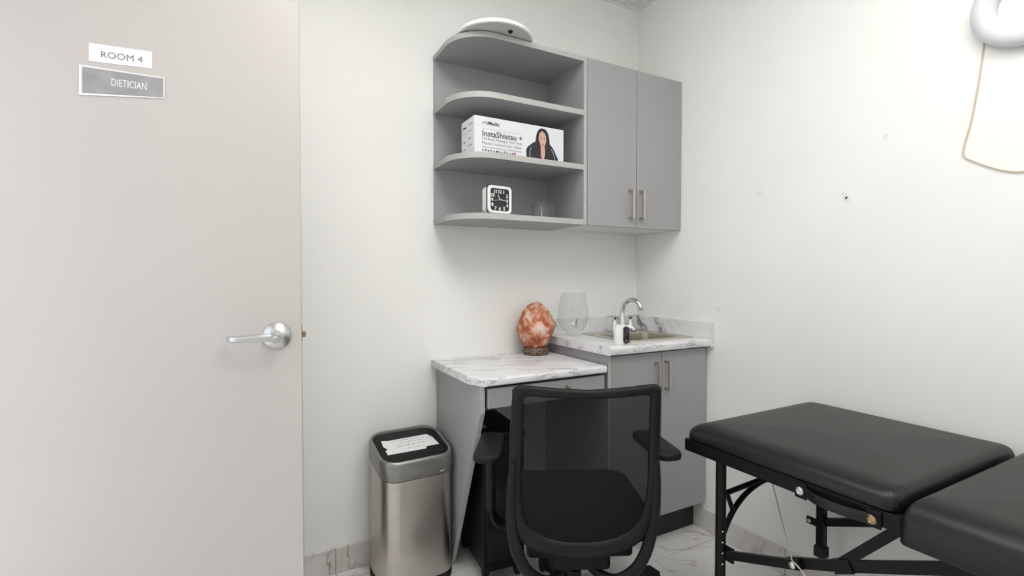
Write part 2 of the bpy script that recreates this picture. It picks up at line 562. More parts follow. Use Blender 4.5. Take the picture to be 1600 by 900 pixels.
add_tube(bm, pts, [0.0125 - 0.0035 * i / n for i in range(n)], 12, [0.0075] * n, up=(0, 1, 0))
finish('lever', bm, 'satin', lev, True)
lathe('lock_button', 'chrome', lev, [(0.0065, 0.070), (0.0065, 0.0745), (0.005, 0.076), (0, 0.076)], 20, FY)
box('latch_bolt', 'brass', door, DW, DW + 0.012, 0.012, 0.031, HZ - 0.009, HZ + 0.009, 0.002, 1)
box('latch_plate', 'brass', door, DW - 0.001, DW + 0.0012, 0.009, 0.035, HZ - 0.028, HZ + 0.028)
for hz in (0.25, 1.06, 1.90):
    bm = bmesh.new()
    add_lathe(bm, [(0.007, -0.05), (0.007, 0.05)], 12, Matrix.Translation((-0.004, -0.004, hz)))
    finish('hinge', bm, 'satin', door, True)

# signs fixed to the door face (local door frame: x, z)
def on_door(x, z, tilt=0.0, off=0.0):
    return DMAT @ Matrix.Translation((x, -off, z)) @ Matrix.Rotation(R(90), 4, 'X') @ Matrix.Rotation(R(tilt), 4, 'Z')
def sign_poly(corners, h):
    bm = bmesh.new()
    add_prism(bm, corners, lambda a, b, k: DMAT @ Vector((a, -k, b)), 0.0003, h)
    return bm
c = [(0.3683, 1.9089), (0.5178, 1.9086), (0.5172, 1.8591), (0.3675, 1.8576)]
sx = [q[0] for q in c]; sz = [q[1] for q in c]
sign1 = thing('room_sign', 'small white ROOM 4 label stuck on the grey door', 'sign', DMAT @ Vector((sx[0], 0, sz[3])))
def reparent(o, p):
    o.parent = p
    o.matrix_parent_inverse = Matrix.Translation(p.location).inverted()
    return o
reparent(finish('label_card', sign_poly(c, 0.0015), 'paper'), sign1)
tx0, tz0 = (0.3941, 1.8722); tx1, tz1 = (0.4924, 1.8766)
reparent(lettering('ROOM 4', 0.026, on_door(tx0, tz0, 0, 0.0018), 'ink_grey', None, 0.0, width=tx1 - tx0), sign1)
c = [(0.3456, 1.8443), (0.5469, 1.8364), (0.5461, 1.776), (0.3443, 1.7592)]
sign2 = thing('name_plaque', 'dark grey DIETICIAN plaque with white border under the room label', 'sign', DMAT @ Vector((c[3][0], 0, c[3][1])))
reparent(finish('holder', sign_poly(c, 0.003), 'white_plastic'), sign2)
c2 = [(0.3527, 1.8392), (0.5445, 1.8332), (0.5438, 1.7785), (0.3516, 1.7656)]
reparent(finish('plate', sign_poly(c2, 0.004), 'plaque'), sign2)
tx0, tz0 = (0.4182, 1.7947); tx1, tz1 = (0.5022, 1.7954)
reparent(lettering('DIETICIAN', 0.030, on_door(tx0, tz0, -1.0, 0.0043), 'white_print', None, 0.0, width=tx1 - tx0), sign2)

# ================================================================== WALL CABINET AND OPEN SHELVES
ZB, ZT = 1.4865, 2.2485
XS, XM, D1 = -1.2265, -0.618, 0.3275

def bar_handle(parent, x, y, z0, z1):
    """square bow handle on a door face at y (towards -y)"""
    bm = bmesh.new()
    add_box(bm, x - 0.006, x + 0.006, y - 0.034, y - 0.024, z0, z1, 0.0012, 1)
    add_box(bm, x - 0.006, x + 0.006, y - 0.026, y, z0, z0 + 0.010)
    add_box(bm, x - 0.006, x + 0.006, y - 0.026, y, z1 - 0.010, z1)
    return finish('handle', bm, 'nickel', parent)

wc = thing('wall_cabinet', 'grey two-door wall cabinet hanging in the corner beside the open shelves', 'cabinet', (0, 0, ZB))
def wbox(name, mat, par, x0, x1, y0, y1, z0, z1, bev=0.0, seg=1):
    return box(name, mat, par, x0, x1, y0, y1, z0 - ZB, z1 - ZB, bev, seg, smooth=False)
wbox('body', 'melamine', wc, XM + 0.016, -0.003, -(D1 - 0.020), -0.001, ZB + 0.002, ZT - 0.001)
mid = -0.304
for x0, x1, hx in ((XM + 0.018, mid - 0.0015, -0.357 + 0.008), (mid + 0.0015, -0.003, -0.288 + 0.006)):
    dr = wbox('door', 'laminate', wc, x0, x1, -D1, -(D1 - 0.019), ZB, ZT, 0.001)
    bar_handle(dr, hx, -D1, 1.527 - ZB, 1.668 - ZB)

sh = thing('open_shelf_unit', 'grey open wall shelves with rounded front corners left of the cabinet', 'shelf', (0, 0, ZB))
def shelf_outline(x0, x1, y1, rad):
    pts = [(x1, -0.001), (x0, -0.001), (x0, -(y1 - rad))]
    for k in range(1, 17):
        a = R(180 + 90 * k / 16)
        pts.append((x0 + rad + rad * math.cos(a), -(y1 - rad) + rad * math.sin(a)))
    pts.append((x1, -y1))
    return pts
def shelf_board(z0, z1, x1):
    bm = bmesh.new()
    o = shelf_outline(XS, x1, D1, 0.165)
    add_prism(bm, o, lambda a, b, h: (a, b, h), z0 - ZB, z1 - ZB)
    bd = finish('shelf', bm, 'laminate', sh)
    # pale edge band following the front
    e = shelf_outline(XS - 0.0008, x1, D1 + 0.0012, 0.165)[2:]
    i = [(a + (0.0012 if k < 3 else 0.0008), b + 0.0014) for k, (a, b) in enumerate(e)]
    bm = bmesh.new()
    vs = [[bm.verts.new((a, b, zz - ZB)) for a, b in e] for zz in (z0 + 0.0002, z1 - 0.0002)]
    wv = [[bm.verts.new((a, b, zz - ZB)) for a, b in i] for zz in (z0 + 0.0002, z1 - 0.0002)]
    for k in range(len(e) - 1):
        bm.faces.new((vs[0][k], vs[0][k + 1], vs[1][k + 1], vs[1][k]))
        bm.faces.new((vs[0][k], vs[0][k + 1], wv[0][k + 1], wv[0][k]))
        bm.faces.new((vs[1][k], vs[1][k + 1], wv[1][k + 1], wv[1][k]))
    finish('edge_band', bm, 'laminate_edge', bd, True)
XR = XM - 0.004
for z0, z1 in ((ZB, ZB + 0.024), (1.736, 1.760), (1.983, 2.007)):
    shelf_board(z0, z1, XR)
shelf_board(ZT - 0.022, ZT, XM + 0.014)
for z0, z1 in ((ZB + 0.024, 1.736), (1.760, 1.983), (2.007, ZT - 0.022)):
    wbox('back_panel', 'laminate', sh, XS + 0.002, XR, -0.016, -0.001, z0, z1)
sp = wbox('side_panel', 'laminate', sh, XR, XM + 0.014, -(D1 - 0.002), -0.001, ZB, ZT - 0.022)
wbox('edge_band', 'laminate_edge', sp, XR, XM + 0.014, -D1, -(D1 - 0.002), ZB, ZT - 0.022)

# white round lamp lying on top of the shelves
dl = thing('round_white_lamp', 'white disc-shaped lamp lying on top of the open shelves', 'lamp', (-1.038, -0.250, ZT + 0.0002))
lathe('shade', 'white_plastic', dl, [(0.0, 0.005), (0.161, 0.005), (0.164, 0.007), (0.164, 0.018), (0.158, 0.024), (0.09, 0.028), (0, 0.029)], 64, None, False, 30)
lathe('underside', 'underside', dl, [(0.0, 0.0042), (0.157, 0.0042), (0.157, 0.0052), (0.0, 0.0052)], 64, None, False)  # separate grey disc carries the shade below the white rim
lathe('base', 'melamine', dl, [(0.0, 0.0), (0.060, 0.0), (0.063, 0.002), (0.063, 0.0041), (0.0, 0.0041)], 48, None, False)
lathe('knob', 'rubber', dl, [(0, -0.004), (0.007, -0.004), (0.010, 0.0), (0.010, 0.0041), (0, 0.0041)], 16, Matrix.Translation((0.018, -0.112, 0)), False)

# massager carton on the second shelf from the bottom
BW, BD, BHT = 0.442, 0.135, 0.150
bx = thing('product_carton', 'white printed carton with a portrait on the middle open shelf', 'box', (-0.934, -0.232, 1.7602), R(0.5))
box('carton', 'card', bx, -BW / 2, BW / 2, -BD / 2, BD / 2, 0, BHT, 0.0015, 1, smooth=False)
FX = lambda x, z, off=0.0004: Matrix.Translation((-BW / 2 + x, -BD / 2 - off, z)) @ Matrix.Rotation(R(90), 4, 'X')
lettering('trü', 0.023, FX(0.034, 0.118), 'ink', bx, 0.0, width=0.026)
lettering('Medic', 0.021, FX(0.062, 0.118), 'ink', bx, 0.0005, width=0.052)
lettering('InstaShiatsu +', 0.034, FX(0.034, 0.070), 'ink', bx, 0.0004, width=0.190)
lettering('Full Body Massager with Heat', 0.017, FX(0.034, 0.054), 'ink_grey', bx, 0.0, width=0.190)
lettering('Masseur corporel avec chaleur', 0.017, FX(0.034, 0.036), 'ink_grey', bx, 0.0, width=0.190)
def flat(name, mat, x0, x1, z0, z1, off=0.0004):
    return box(name, mat, bx, -BW / 2 + x0, -BW / 2 + x1, -BD / 2 - off, -BD / 2, z0, z1)
flat('printed_line', 'ink_grey', 0.034, 0.224, 0.1005, 0.1013)
flat('printed_line', 'ink_grey', 0.004, 0.034, 0.1105, 0.1111)
flat('printed_line', 'ink', 0.034, 0.224, 0.0240, 0.0256)
rr = random.Random(3)
for k in range(13):
    x = 0.036 + k * 0.0125
    flat('printed_icon', 'ink' if k < 6 else 'ink_grey', x, x + 0.004 + 0.005 * rr.random(), 0.008, 0.013 + 0.006 * rr.random())
flat('printed_icon', 'ink_red', 0.184, 0.193, 0.008, 0.018)
# end panel of the carton: rows of small print
for k, (y0, y1, z0, z1, mt) in enumerate(((0.018, 0.050, 0.116, 0.123, 'ink'), (0.075, 0.118, 0.121, 0.125, 'ink_grey'), (0.02, 0.052, 0.093, 0.095, 'ink_grey'), (0.07, 0.115, 0.095, 0.097, 'ink_grey'), (0.02, 0.046, 0.056, 0.061, 'ink_grey'), (0.07, 0.100, 0.063, 0.068, 'ink_grey'), (0.072, 0.112, 0.035, 0.039, 'ink_grey'), (0.02, 0.048, 0.026, 0.029, 'ink_grey'))):
    box('printed_line', mt, bx, -BW / 2 - 0.0004, -BW / 2, BD / 2 - y1, BD / 2 - y0, z0, z1)
# portrait print: flat overlapping shapes
def blob(name, mat, pts, off):
    bm = bmesh.new()
    P = smooth_path([(a, b, 0) for a, b in pts + [pts[0]]], 4)[:-1]
    add_prism(bm, [(p.x, p.y) for p in P], lambda a, b, h: (-BW / 2 + a - 0.020, -BD / 2 - h, b), 0.0, off)
    return finish(name, mat and bm, mat, bx)
blob('print_jacket', 'jacket', [(0.268, 0.006), (0.266, 0.040), (0.285, 0.062), (0.320, 0.082), (0.372, 0.084), (0.402, 0.062), (0.418, 0.036), (0.428, 0.006), (0.35, 0.005)], 0.0003)
blob('print_hair', 'hair', [(0.315, 0.030), (0.312, 0.070), (0.318, 0.112), (0.332, 0.136), (0.350, 0.141), (0.370, 0.134), (0.383, 0.106), (0.386, 0.066), (0.380, 0.030), (0.365, 0.018), (0.33, 0.018)], 0.0005)
blob('print_neck', 'skin', [(0.347, 0.004), (0.340, 0.022), (0.339, 0.040), (0.342, 0.064), (0.358, 0.064), (0.362, 0.040), (0.360, 0.020), (0.355, 0.004)], 0.0006)
blob('print_face', 'skin', [(0.334, 0.070), (0.329, 0.092), (0.333, 0.116), (0.347, 0.128), (0.363, 0.116), (0.368, 0.092), (0.362, 0.069), (0.349, 0.056)], 0.0007)
blob('print_mouth', 'lips', [(0.341, 0.0715), (0.349, 0.0735), (0.358, 0.0715), (0.350, 0.0675)], 0.0009)
for ex in (0.341, 0.357):
    blob('print_eye', 'hair', [(ex - 0.005, 0.0965), (ex, 0.0985), (ex + 0.005, 0.0965), (ex, 0.0950)], 0.0009)
    blob('print_brow', 'hair', [(ex - 0.006, 0.1035), (ex, 0.1058), (ex + 0.006, 0.1035), (ex, 0.1045)], 0.0009)
blob('print_hair_strand', 'hair', [(0.318, 0.020), (0.322, 0.060), (0.331, 0.085), (0.338, 0.062), (0.340, 0.030), (0.333, 0.014)], 0.0009)
blob('print_hair_strand', 'hair', [(0.362, 0.030), (0.364, 0.062), (0.368, 0.085), (0.380, 0.070), (0.382, 0.036), (0.374, 0.020)], 0.0009)
for pts in ([(0.285, 0.008), (0.284, 0.03), (0.290, 0.052)], [(0.415, 0.008), (0.407, 0.035), (0.394, 0.056)]):
    tube('print_piping', 'white_print', bx, [(-BW / 2 + a - 0.020, -BD / 2 - 0.0003, b) for a, b in pts], 0.0008, 6, sub=4)

# alarm clock on the bottom shelf
ck = thing('alarm_clock', 'square white alarm clock with black face on the bottom open shelf', 'clock', (-1.037, -0.275, ZB + 0.0242), R(5))
CS = 0.062
bm = bmesh.new()
def csec(hw, r, y): return [(a, y, b + CS) for a, b in rrect(hw, hw, r)]
add_loft(bm, [csec(0.050, 0.016, 0.036), csec(0.056, 0.018, 0.030), csec(0.058, 0.018, -0.010)])
finish('case', bm, 'white_plastic', ck, True)
bm = bmesh.new()
add_loft(bm, [csec(0.0605, 0.019, -0.010), csec(0.0615, 0.019, -0.013), csec(0.0605, 0.019, -0.017)])
finish('dark_rim', bm, 'gloss_black', ck, True)
bm = bmesh.new()
so, si = csec(0.059, 0.018, -0.017), csec(0.0475, 0.012, -0.024)
add_loft(bm, [so, csec(0.058, 0.018, -0.023), csec(0.055, 0.017, -0.0255), si, csec(0.0465, 0.012, -0.020)], False, False)
finish('bezel', bm, 'white_plastic', ck, True)
bm = bmesh.new()
add_loft(bm, [csec(0.0475, 0.012, -0.017), csec(0.0475, 0.012, -0.020)])
finish('dial', bm, 'gloss_black', ck)
for k, (x, z) in {12: (0, 0.034), 1: (0.020, 0.034), 2: (0.036, 0.018), 3: (0.037, -0.003), 4: (0.037, -0.022), 5: (0.022, -0.036), 6: (0, -0.037), 7: (-0.021, -0.036), 8: (-0.037, -0.021), 9: (-0.038, -0.001), 10: (-0.036, 0.018), 11: (-0.021, 0.034)}.items():
    lettering(str(k), 0.0195, Matrix.Translation((x, -0.0204, CS + z - 0.0065)) @ Matrix.Rotation(R(90), 4, 'X'), 'white_print', ck, 0.0005, 'CENTER', name='numeral')
def hand(name, ang, ln, wd, y):
    a = R(ang)
    bm = bmesh.new()
    add_tube(bm, [(0, y, CS), (math.sin(a) * ln, y, CS + math.cos(a) * ln)], wd, 4, 0.0003, up=(0, 1, 0))
    finish(name, bm, 'white_print', ck)
hand('hour_hand', -24, 0.024, 0.0014, -0.0212); hand('minute_hand', 93, 0.033, 0.0010, -0.0217)
hand('second_hand', -98, 0.034, 0.0005, -0.0222); hand('alarm_hand', 72, 0.014, 0.0005, -0.0208)
for s in (-1, 1):
    box('foot', 'rubber', ck, s * 0.04 - 0.008, s * 0.04 + 0.008, -0.012, 0.026, -0.0002, 0.005)

# glass bowl and low dish
def glass_bowl(name, label, loc, prof_out, t):
    g = thing(name, label, 'glass', loc)
    inner = [(max(r - t, 0), z + (t * 1.5 if i == 0 else 0)) for i, (r, z) in enumerate(prof_out)]
    prof = [(0, prof_out[0][1])] + prof_out + inner[::-1]
    prof[-1] = (prof_out[0][0] - t, prof_out[0][1] + 2 * t)
    prof.append((0, prof_out[0][1] + 2 * t))
    lathe('bowl', 'glass', g, prof, 40, None, False)
    return g
glass_bowl('glass_bowl', 'small clear glass bowl on the bottom open shelf', (-0.775, -0.235, ZB + 0.0242), [(0.048, 0), (0.053, 0.004), (0.058, 0.034), (0.063, 0.072)], 0.003)
glass_bowl('glass_dish', 'low clear glass dish between the clock and the glass bowl', (-0.880, -0.255, ZB + 0.0242), [(0.022, 0), (0.026, 0.003), (0.034, 0.018)], 0.0025)

# ================================================================== SINK CABINET, WORKTOP, SINK
bc = thing('sink_cabinet', 'grey two-door base cabinet under the sink in the corner', 'cabinet', (0, 0, 0))
bm = bmesh.new()
add_box(bm, -0.618, -0.600, -0.500, -0.001, 0.142, 0.911)
add_box(bm, -0.022, -0.011, -0.482, -0.001, 0.142, 0.911)
add_box(bm, -0.600, -0.022, -0.482, -0.001, 0.142, 0.160)
add_box(bm, -0.600, -0.022, -0.012, -0.001, 0.160, 0.911)
add_box(bm, -0.600, -0.022, -0.482, -0.464, 0.88, 0.911)
finish('body', bm, 'laminate', bc)
box('edge_band', 'laminate_edge', bc, -0.618, -0.600, -0.5012, -0.500, 0.142, 0.905)
for x0, x1, hx in ((-0.598, -0.3055, -0.346), (-0.3025, -0.012, -0.283)):
    dr = box('door', 'laminate', bc, x0, x1, -0.501, -0.483, 0.142, 0.903, 0.001, 1, smooth=False)
    bar_handle(dr, hx, -0.501, 0.728, 0.862)
box('toe_kick', 'kick', bc, -0.616, -0.011, -0.432, -0.415, 0.0005, 0.142)

ct = thing('worktop', 'marble-look laminate worktop with backsplash around the sink', 'countertop', (0, 0, 0.912))
# slab with sink cut-out, rounded front edge
WX0, WX1, WY, WZ = -0.632, -0.003, -0.533, 0.038
SX0, SX1, SY0, SY1 = -0.430, -0.070, -0.420, -0.130       # hole
def edge_profile(y_back, y_front, z0, z1, r=0.013):
    p = [(y_back, z0), (y_back, z1)]
    for k in range(7):
        a = R(90 - 90 * k / 6)
        p.append((y_front + r - r * math.cos(a), z1 - r + r * math.sin(a)))
    for k in range(1, 6):
        a = R(90 * k / 5)
        p.append((y_front + 0.008 - 0.008 * math.cos(a), z0 + 0.008 - 0.008 * math.sin(a)))
    return p
bm = bmesh.new()
add_prism(bm, edge_profile(SY0, WY, 0, WZ), lambda a, b, h: (h, a, b), WX0, WX1)
add_box(bm, WX0, WX1, SY1, -0.021, 0, WZ)
add_box(bm, WX0, SX0, SY0, SY1, 0, WZ)
add_box(bm, SX1, WX1, SY0, SY1, 0, WZ)
finish('slab', bm, 'counter', ct, True, angle=35)
box('backsplash', 'counter_splash', ct, WX0, -0.003, -0.021, -0.001, 0.0, 0.116, 0.0015, 1, smooth=False)
box('side_splash', 'counter_splash', ct, -0.022, -0.001, -0.531, -0.0215, 0.0385, 0.116, 0.0015, 1, smooth=False)
box('end_cap', 'melamine', ct, -0.020, -0.001, -0.540, -0.5312, -0.004, 0.116, 0.001, 1, smooth=False)

sk = thing('sink', 'square stainless steel drop-in sink set in the worktop', 'sink', (-0.25, -0.27, 0.950))
def ssec(hw, hd, r, z, dy=0.0): return [(a, b + dy, z) for a, b in rrect(hw, hd, r, 5)]
bm = bmesh.new()
add_loft(bm, [ssec(0.208, 0.193, 0.02, 0.0004), ssec(0.206, 0.191, 0.02, 0.0045), ssec(0.200, 0.185, 0.02, 0.005), ssec(0.172, 0.135, 0.035, 0.0042, -0.020), ssec(0.166, 0.129, 0.035, -0.002, -0.020), ssec(0.158, 0.121, 0.035, -0.135, -0.020), ssec(0.140, 0.103, 0.035, -0.150, -0.020), ssec(0.03, 0.03, 0.028, -0.153, -0.020)], False, True)
finish('basin', bm, 'steel_sink', sk, True)
lathe('drain', 'chrome', sk, [(0, 0.001), (0.02, 0.001), (0.024, 0.003), (0.032, 0.003), (0.034, 0.0)], 28, Matrix.Translation((0, -0.02, -0.1525)), False)

fc = thing('faucet', 'chrome two-handle faucet with curved spout behind the sink', 'faucet', (-0.205, -0.117, 0.9552))
bm = bmesh.new()
add_loft(bm, [[(a, b, z) for a, b in rrect(0.082 * k, 0.026 * k, 0.0255 * k, 6)] for z, k in ((0, 1), (0.008, 1), (0.012, 0.93))])
finish('base_plate', bm, 'chrome', fc, True)
bm = bmesh.new()
pts = smooth_path([(0, 0, 0.010), (0, 0.002, 0.05), (0.002, 0.004, 0.10), (0.004, -0.010, 0.145), (0.010, -0.045, 0.170), (0.018, -0.085, 0.165), (0.024, -0.108, 0.142), (0.025, -0.112, 0.130)], 6)
n = len(pts)
add_tube(bm, pts, [0.021 - 0.009 * min(1, i / (n * 0.35)) for i in range(n)], 16)
finish('spout', bm, 'chrome', fc, True)
lathe('aerator', 'satin', fc, [(0, 0), (0.0105, 0), (0.0125, 0.004), (0.0125, 0.014), (0, 0.014)], 20, Matrix.Translation((0.025, -0.112, 0.119)), False)
for s in (-1, 1):
    hd = lathe('handle', 'chrome', fc, [(0.024, 0.008), (0.021, 0.02), (0.014, 0.055), (0.0125, 0.068), (0.014, 0.072), (0.0145, 0.082), (0.011, 0.086), (0, 0.087)], 24, Matrix.Translation((s * 0.055, 0, 0)))
    tube('lever', 'chrome', hd, [(s * 0.050, 0, 0.080), (s * 0.078, -0.002, 0.084), (s * 0.112, -0.004, 0.082)], [0.0065, 0.0055, 0.0055, 0.005, 0.005, 0.0045, 0.0045, 0.004, 0.004], 10, 0.0035, sub=4)

sd = thing('soap_dispenser', 'small white automatic soap dispenser with black front on the worktop corner', 'dispenser', (-0.505, -0.452, 0.9502), R(-28))
bm = bmesh.new()
add_loft(bm, [[(a * k - 0.006, b * k, z) for a, b in rrect(0.026, 0.025, 0.02, 6)] for z, k in ((0, 0.96), (0.003, 1), (0.078, 1), (0.082, 0.97))])
finish('tank', bm, 'white_plastic', sd, True)
bm = bmesh.new()
add_loft(bm, [[(0.017 + a * k, y, 0.040 + b * k) for a, b in rrect(0.0135, 0.038, 0.0130, 6)] for y, k in ((-0.031, 0.92), (-0.0285, 1), (0.02, 1), (0.022, 0.94))])
finish('front_panel', bm, 'gloss_black', sd, True)
box('sensor', 'lid_grey', sd, 0.012, 0.022, -0.0316, -0.0305, 0.012, 0.017)
bm = bmesh.new()
add_tube(bm, smooth_path([(0.02, 0, 0.071), (0.038, 0, 0.071), (0.050, 0, 0.066), (0.054, 0, 0.058)], 4), 0.012, 12, 0.0085, up=(0, 0, 1))
nz = finish('nozzle', bm, 'white_plastic', sd, True)
box('nozzle_tip', 'gloss_black', nz, 0.043, 0.064, -0.011, 0.011, 0.0535, 0.0580, 0.002, 1)

vs_ = thing('glass_vase', 'tall clear glass vase on the worktop beside the salt lamp', 'vase', (-0.532, -0.120, 0.9502))
outp = [(0.040, 0), (0.042, 0.006), (0.041, 0.018), (0.050, 0.028), (0.066, 0.050), (0.076, 0.078), (0.078, 0.105), (0.074, 0.145), (0.066, 0.185), (0.058, 0.216)]
inn = [(r - 0.0028, z) for r, z in outp[3:]][::-1]
lathe('vessel', 'glass', vs_, [(0, 0)] + outp + inn + [(0.03, 0.024), (0, 0.022)], 48, None, False, 60)

# ================================================================== DESK
dk = thing('desk', 'narrow grey desk with marble-look top and slanted side panel', 'desk', (0, 0, 0))
ZD = 0.868
o = [(-0.634, -0.001), (-1.240, -0.001), (-1.240, -0.425), (-1.205, -0.505), (-1.190, -0.512), (-0.634, -0.512)]
bm = bmesh.new()
lo, hi = add_prism(bm, o, lambda a, b, h: (a, b, h), ZD - 0.031, ZD)
es = [e for e in bm.edges if e.verts[0] in hi and e.verts[1] in hi and min(e.verts[0].co.y, e.verts[1].co.y) < -0.45 and max(e.verts[0].co.y, e.verts[1].co.y) < -0.4]
es += [e for e in bm.edges if e.verts[0] in lo and e.verts[1] in lo and max(e.verts[0].co.y, e.verts[1].co.y) < -0.505]
bmesh.ops.bevel(bm, geom=es, offset=0.010, segments=5, affect='EDGES', profile=0.5)
finish('desktop', bm, 'counter', dk, True, angle=35)
bm = bmesh.new()
add_prism(bm, [(-0.002, 0.002), (-0.002, ZD - 0.0315), (-0.488, ZD - 0.0315), (-0.488, 0.735), (-0.180, 0.002)], lambda a, b, h: (h, a, b), -1.215, -1.197)
sp = finish('side_panel', bm, 'laminate', dk)
bm = bmesh.new()
add_prism(bm, [(-0.488, ZD - 0.033), (-0.488, 0.735), (-0.180, 0.002), (-0.1815, 0.002), (-0.4895, 0.735), (-0.4895, ZD - 0.033)], lambda a, b, h: (h, a, b), -1.2152, -1.1968)
finish('edge_band', bm, 'laminate_edge', sp)
box('rail', 'laminate', dk, -1.1965, -0.632, -0.478, -0.03, 0.780, ZD - 0.0315)
dw = box('drawer', 'laminate', dk, -1.186, -0.634, -0.497, -0.479, 0.750, 0.826, 0.001, 1, smooth=False)
lathe('knob', 'nickel', dw, [(0.004, 0), (0.004, 0.012), (0.010, 0.018), (0.010, 0.024), (0, 0.026)], 20, Matrix.Translation((-0.835, -0.497, 0.800)) @ Matrix.Rotation(R(90), 4, 'X'))
box('gap_shadow_filler', 'kick', dk, -1.196, -1.187, -0.480, -0.46, 0.75, ZD - 0.0315)  # black filler for the dark gap between side panel and drawer
box('gap_shadow_strip', 'kick', dk, -1.186, -0.634, -0.484, -0.479, 0.8265, ZD - 0.0315)  # black strip standing in for the shadow line under the desktop

# salt lamp
sl = thing('salt_lamp', 'orange rock salt lamp standing on the desk by the wall', 'lamp', (-0.737, -0.097, ZD + 0.0002))
bm = bmesh.new()
bmesh.ops.create_icosphere(bm, subdivisions=5, radius=1.0)
for v in bm.verts:
    d = v.co.normalized()
    z = d.z
    wd = 1.0 - 0.20 * max(z, 0) ** 1.0 - 0.18 * max(-z, 0)
    q = Vector((d.x * 0.095 * wd, d.y * 0.084 * wd, d.z * 0.119))
    k = 1 + 0.055 * noise.noise(d * 1.7 + Vector((3.1, 0, 1))) + 0.055 * noise.noise(d * 4.5) + 0.022 * noise.noise(d * 11)
    q = q * k
    q.x += 0.004 * z
    v.co = Vector((q.x, q.y, max(q.z, -0.108) + 0.134))
finish('salt_rock', bm, 'salt', sl, True, angle=75)
bm = bmesh.new()
bmesh.ops.create_icosphere(bm, subdivisions=3, radius=1.0)
for v in bm.verts:
    d = v.co.normalized()
    k = 1 + 0.06 * noise.noise(d * 3)
    v.co = Vector((d.x * 0.064 * k, d.y * 0.060 * k, max(min(d.z * 0.05, 0.018), -0.018) + 0.018))
finish('base', bm, 'wood_base', sl, True)
# ================================================================== BLACK PEDESTAL UNDER THE DESK
pd = thing('rolling_tower', 'black narrow tower-shaped box on castors under the desk', 'box', (-1.052, -0.225, 0), R(-5))
bm = bmesh.new()
add_box(bm, -0.09, 0.09, -0.175, 0.165, 0.055, 0.585, 0.008, 2)
finish('body', bm, 'black_plastic', pd, True)
box('lid', 'black_plastic', pd, -0.093, 0.093, -0.178, 0.168, 0.588, 0.618, 0.008, 3)
box('front_panel', 'gloss_black', pd, -0.075, 0.075, -0.178, -0.175, 0.10, 0.55, 0.001, 1)
box('lid_catch', 'lid_grey', pd, -0.080, -0.045, -0.10, -0.04, 0.618, 0.624, 0.002, 1)
for x in (-0.07, 0.07):
    for y in (-0.14, 0.14):
        bm = bmesh.new()
        add_lathe(bm, [(0.018, -0.010), (0.022, -0.007), (0.022, 0.007), (0.018, 0.010)], 16, Matrix.Translation((x, y, 0.0225)) @ Matrix.Rotation(R(90), 4, 'Y'))
        add_box(bm, x - 0.014, x + 0.014, y - 0.012, y + 0.012, 0.036, 0.056)
        finish('castor', bm, 'rubber', pd, True)

# ================================================================== WASTE BIN
bn = thing('waste_bin', 'brushed steel waste bin with grey rim standing left of the desk', 'bin', (-1.383, -0.150, 0), R(3))
HW, HD, BR = 0.155, 0.130, 0.070
BDZ, BTL = -0.036, 0.030        # rim height offset and forward slope of the lid
def bz(b, z): return z + (BDZ + BTL * b / HD if z > 0.4 else 0)
def bsec(off, z, r=None): return [(a, b, bz(b, z)) for a, b in rrect(HW - off, HD - off, (BR if r is None else r) - off, 8)]
bm = bmesh.new()
add_loft(bm, [bsec(0.003, 0.0), bsec(0.001, 0.006), bsec(0.001, 0.028), bsec(0.003, 0.032)])
finish('foot_ring', bm, 'rubber', bn, True)
bm = bmesh.new()
add_loft(bm, [bsec(0.004, 0.030), bsec(0.004, 0.510)])
finish('body', bm, 'steel_bin', bn, True)
bm = bmesh.new()
add_loft(bm, [bsec(0.005, 0.508), bsec(0.005, 0.514)])
finish('seam', bm, 'rubber', bn, True)
bm = bmesh.new()
add_loft(bm, [bsec(0.003, 0.513), bsec(0.000, 0.518), bsec(0.000, 0.576), bsec(0.003, 0.584), bsec(0.008, 0.588), bsec(0.014, 0.586), bsec(0.016, 0.572)], True, True)
finish('rim', bm, 'lid_grey', bn, True)
bm = bmesh.new()
add_loft(bm, [bsec(0.0162, 0.570), bsec(0.0162, 0.578), bsec(0.021, 0.581), bsec(0.06, 0.583)])
lid = finish('lid', bm, 'dark_plastic', bn, True)
tube('lid_groove', 'rubber', lid, [(x, y, bz(y, 0.583)) for x, y in ((-0.060, -0.100), (-0.050, -0.084), (0, -0.076), (0.06, -0.078), (0.085, -0.088))], 0.0022, 6, 0.0012, sub=5)
bm = bmesh.new()
out = [(-0.112, -0.052), (-0.05, -0.053), (0.02, -0.054), (0.05, -0.054), (0.056, -0.040), (0.112, -0.040), (0.106, 0.018), (0.090, 0.048), (-0.078, 0.046), (-0.108, 0.054), (-0.112, 0.01), (-0.100, -0.016), (-0.112, -0.022)]
add_prism(bm, out, lambda a, b, h: (a, b, bz(b, h)), 0.5832, 0.5846)
nt_ = finish('paper_note', bm, 'paper', lid)
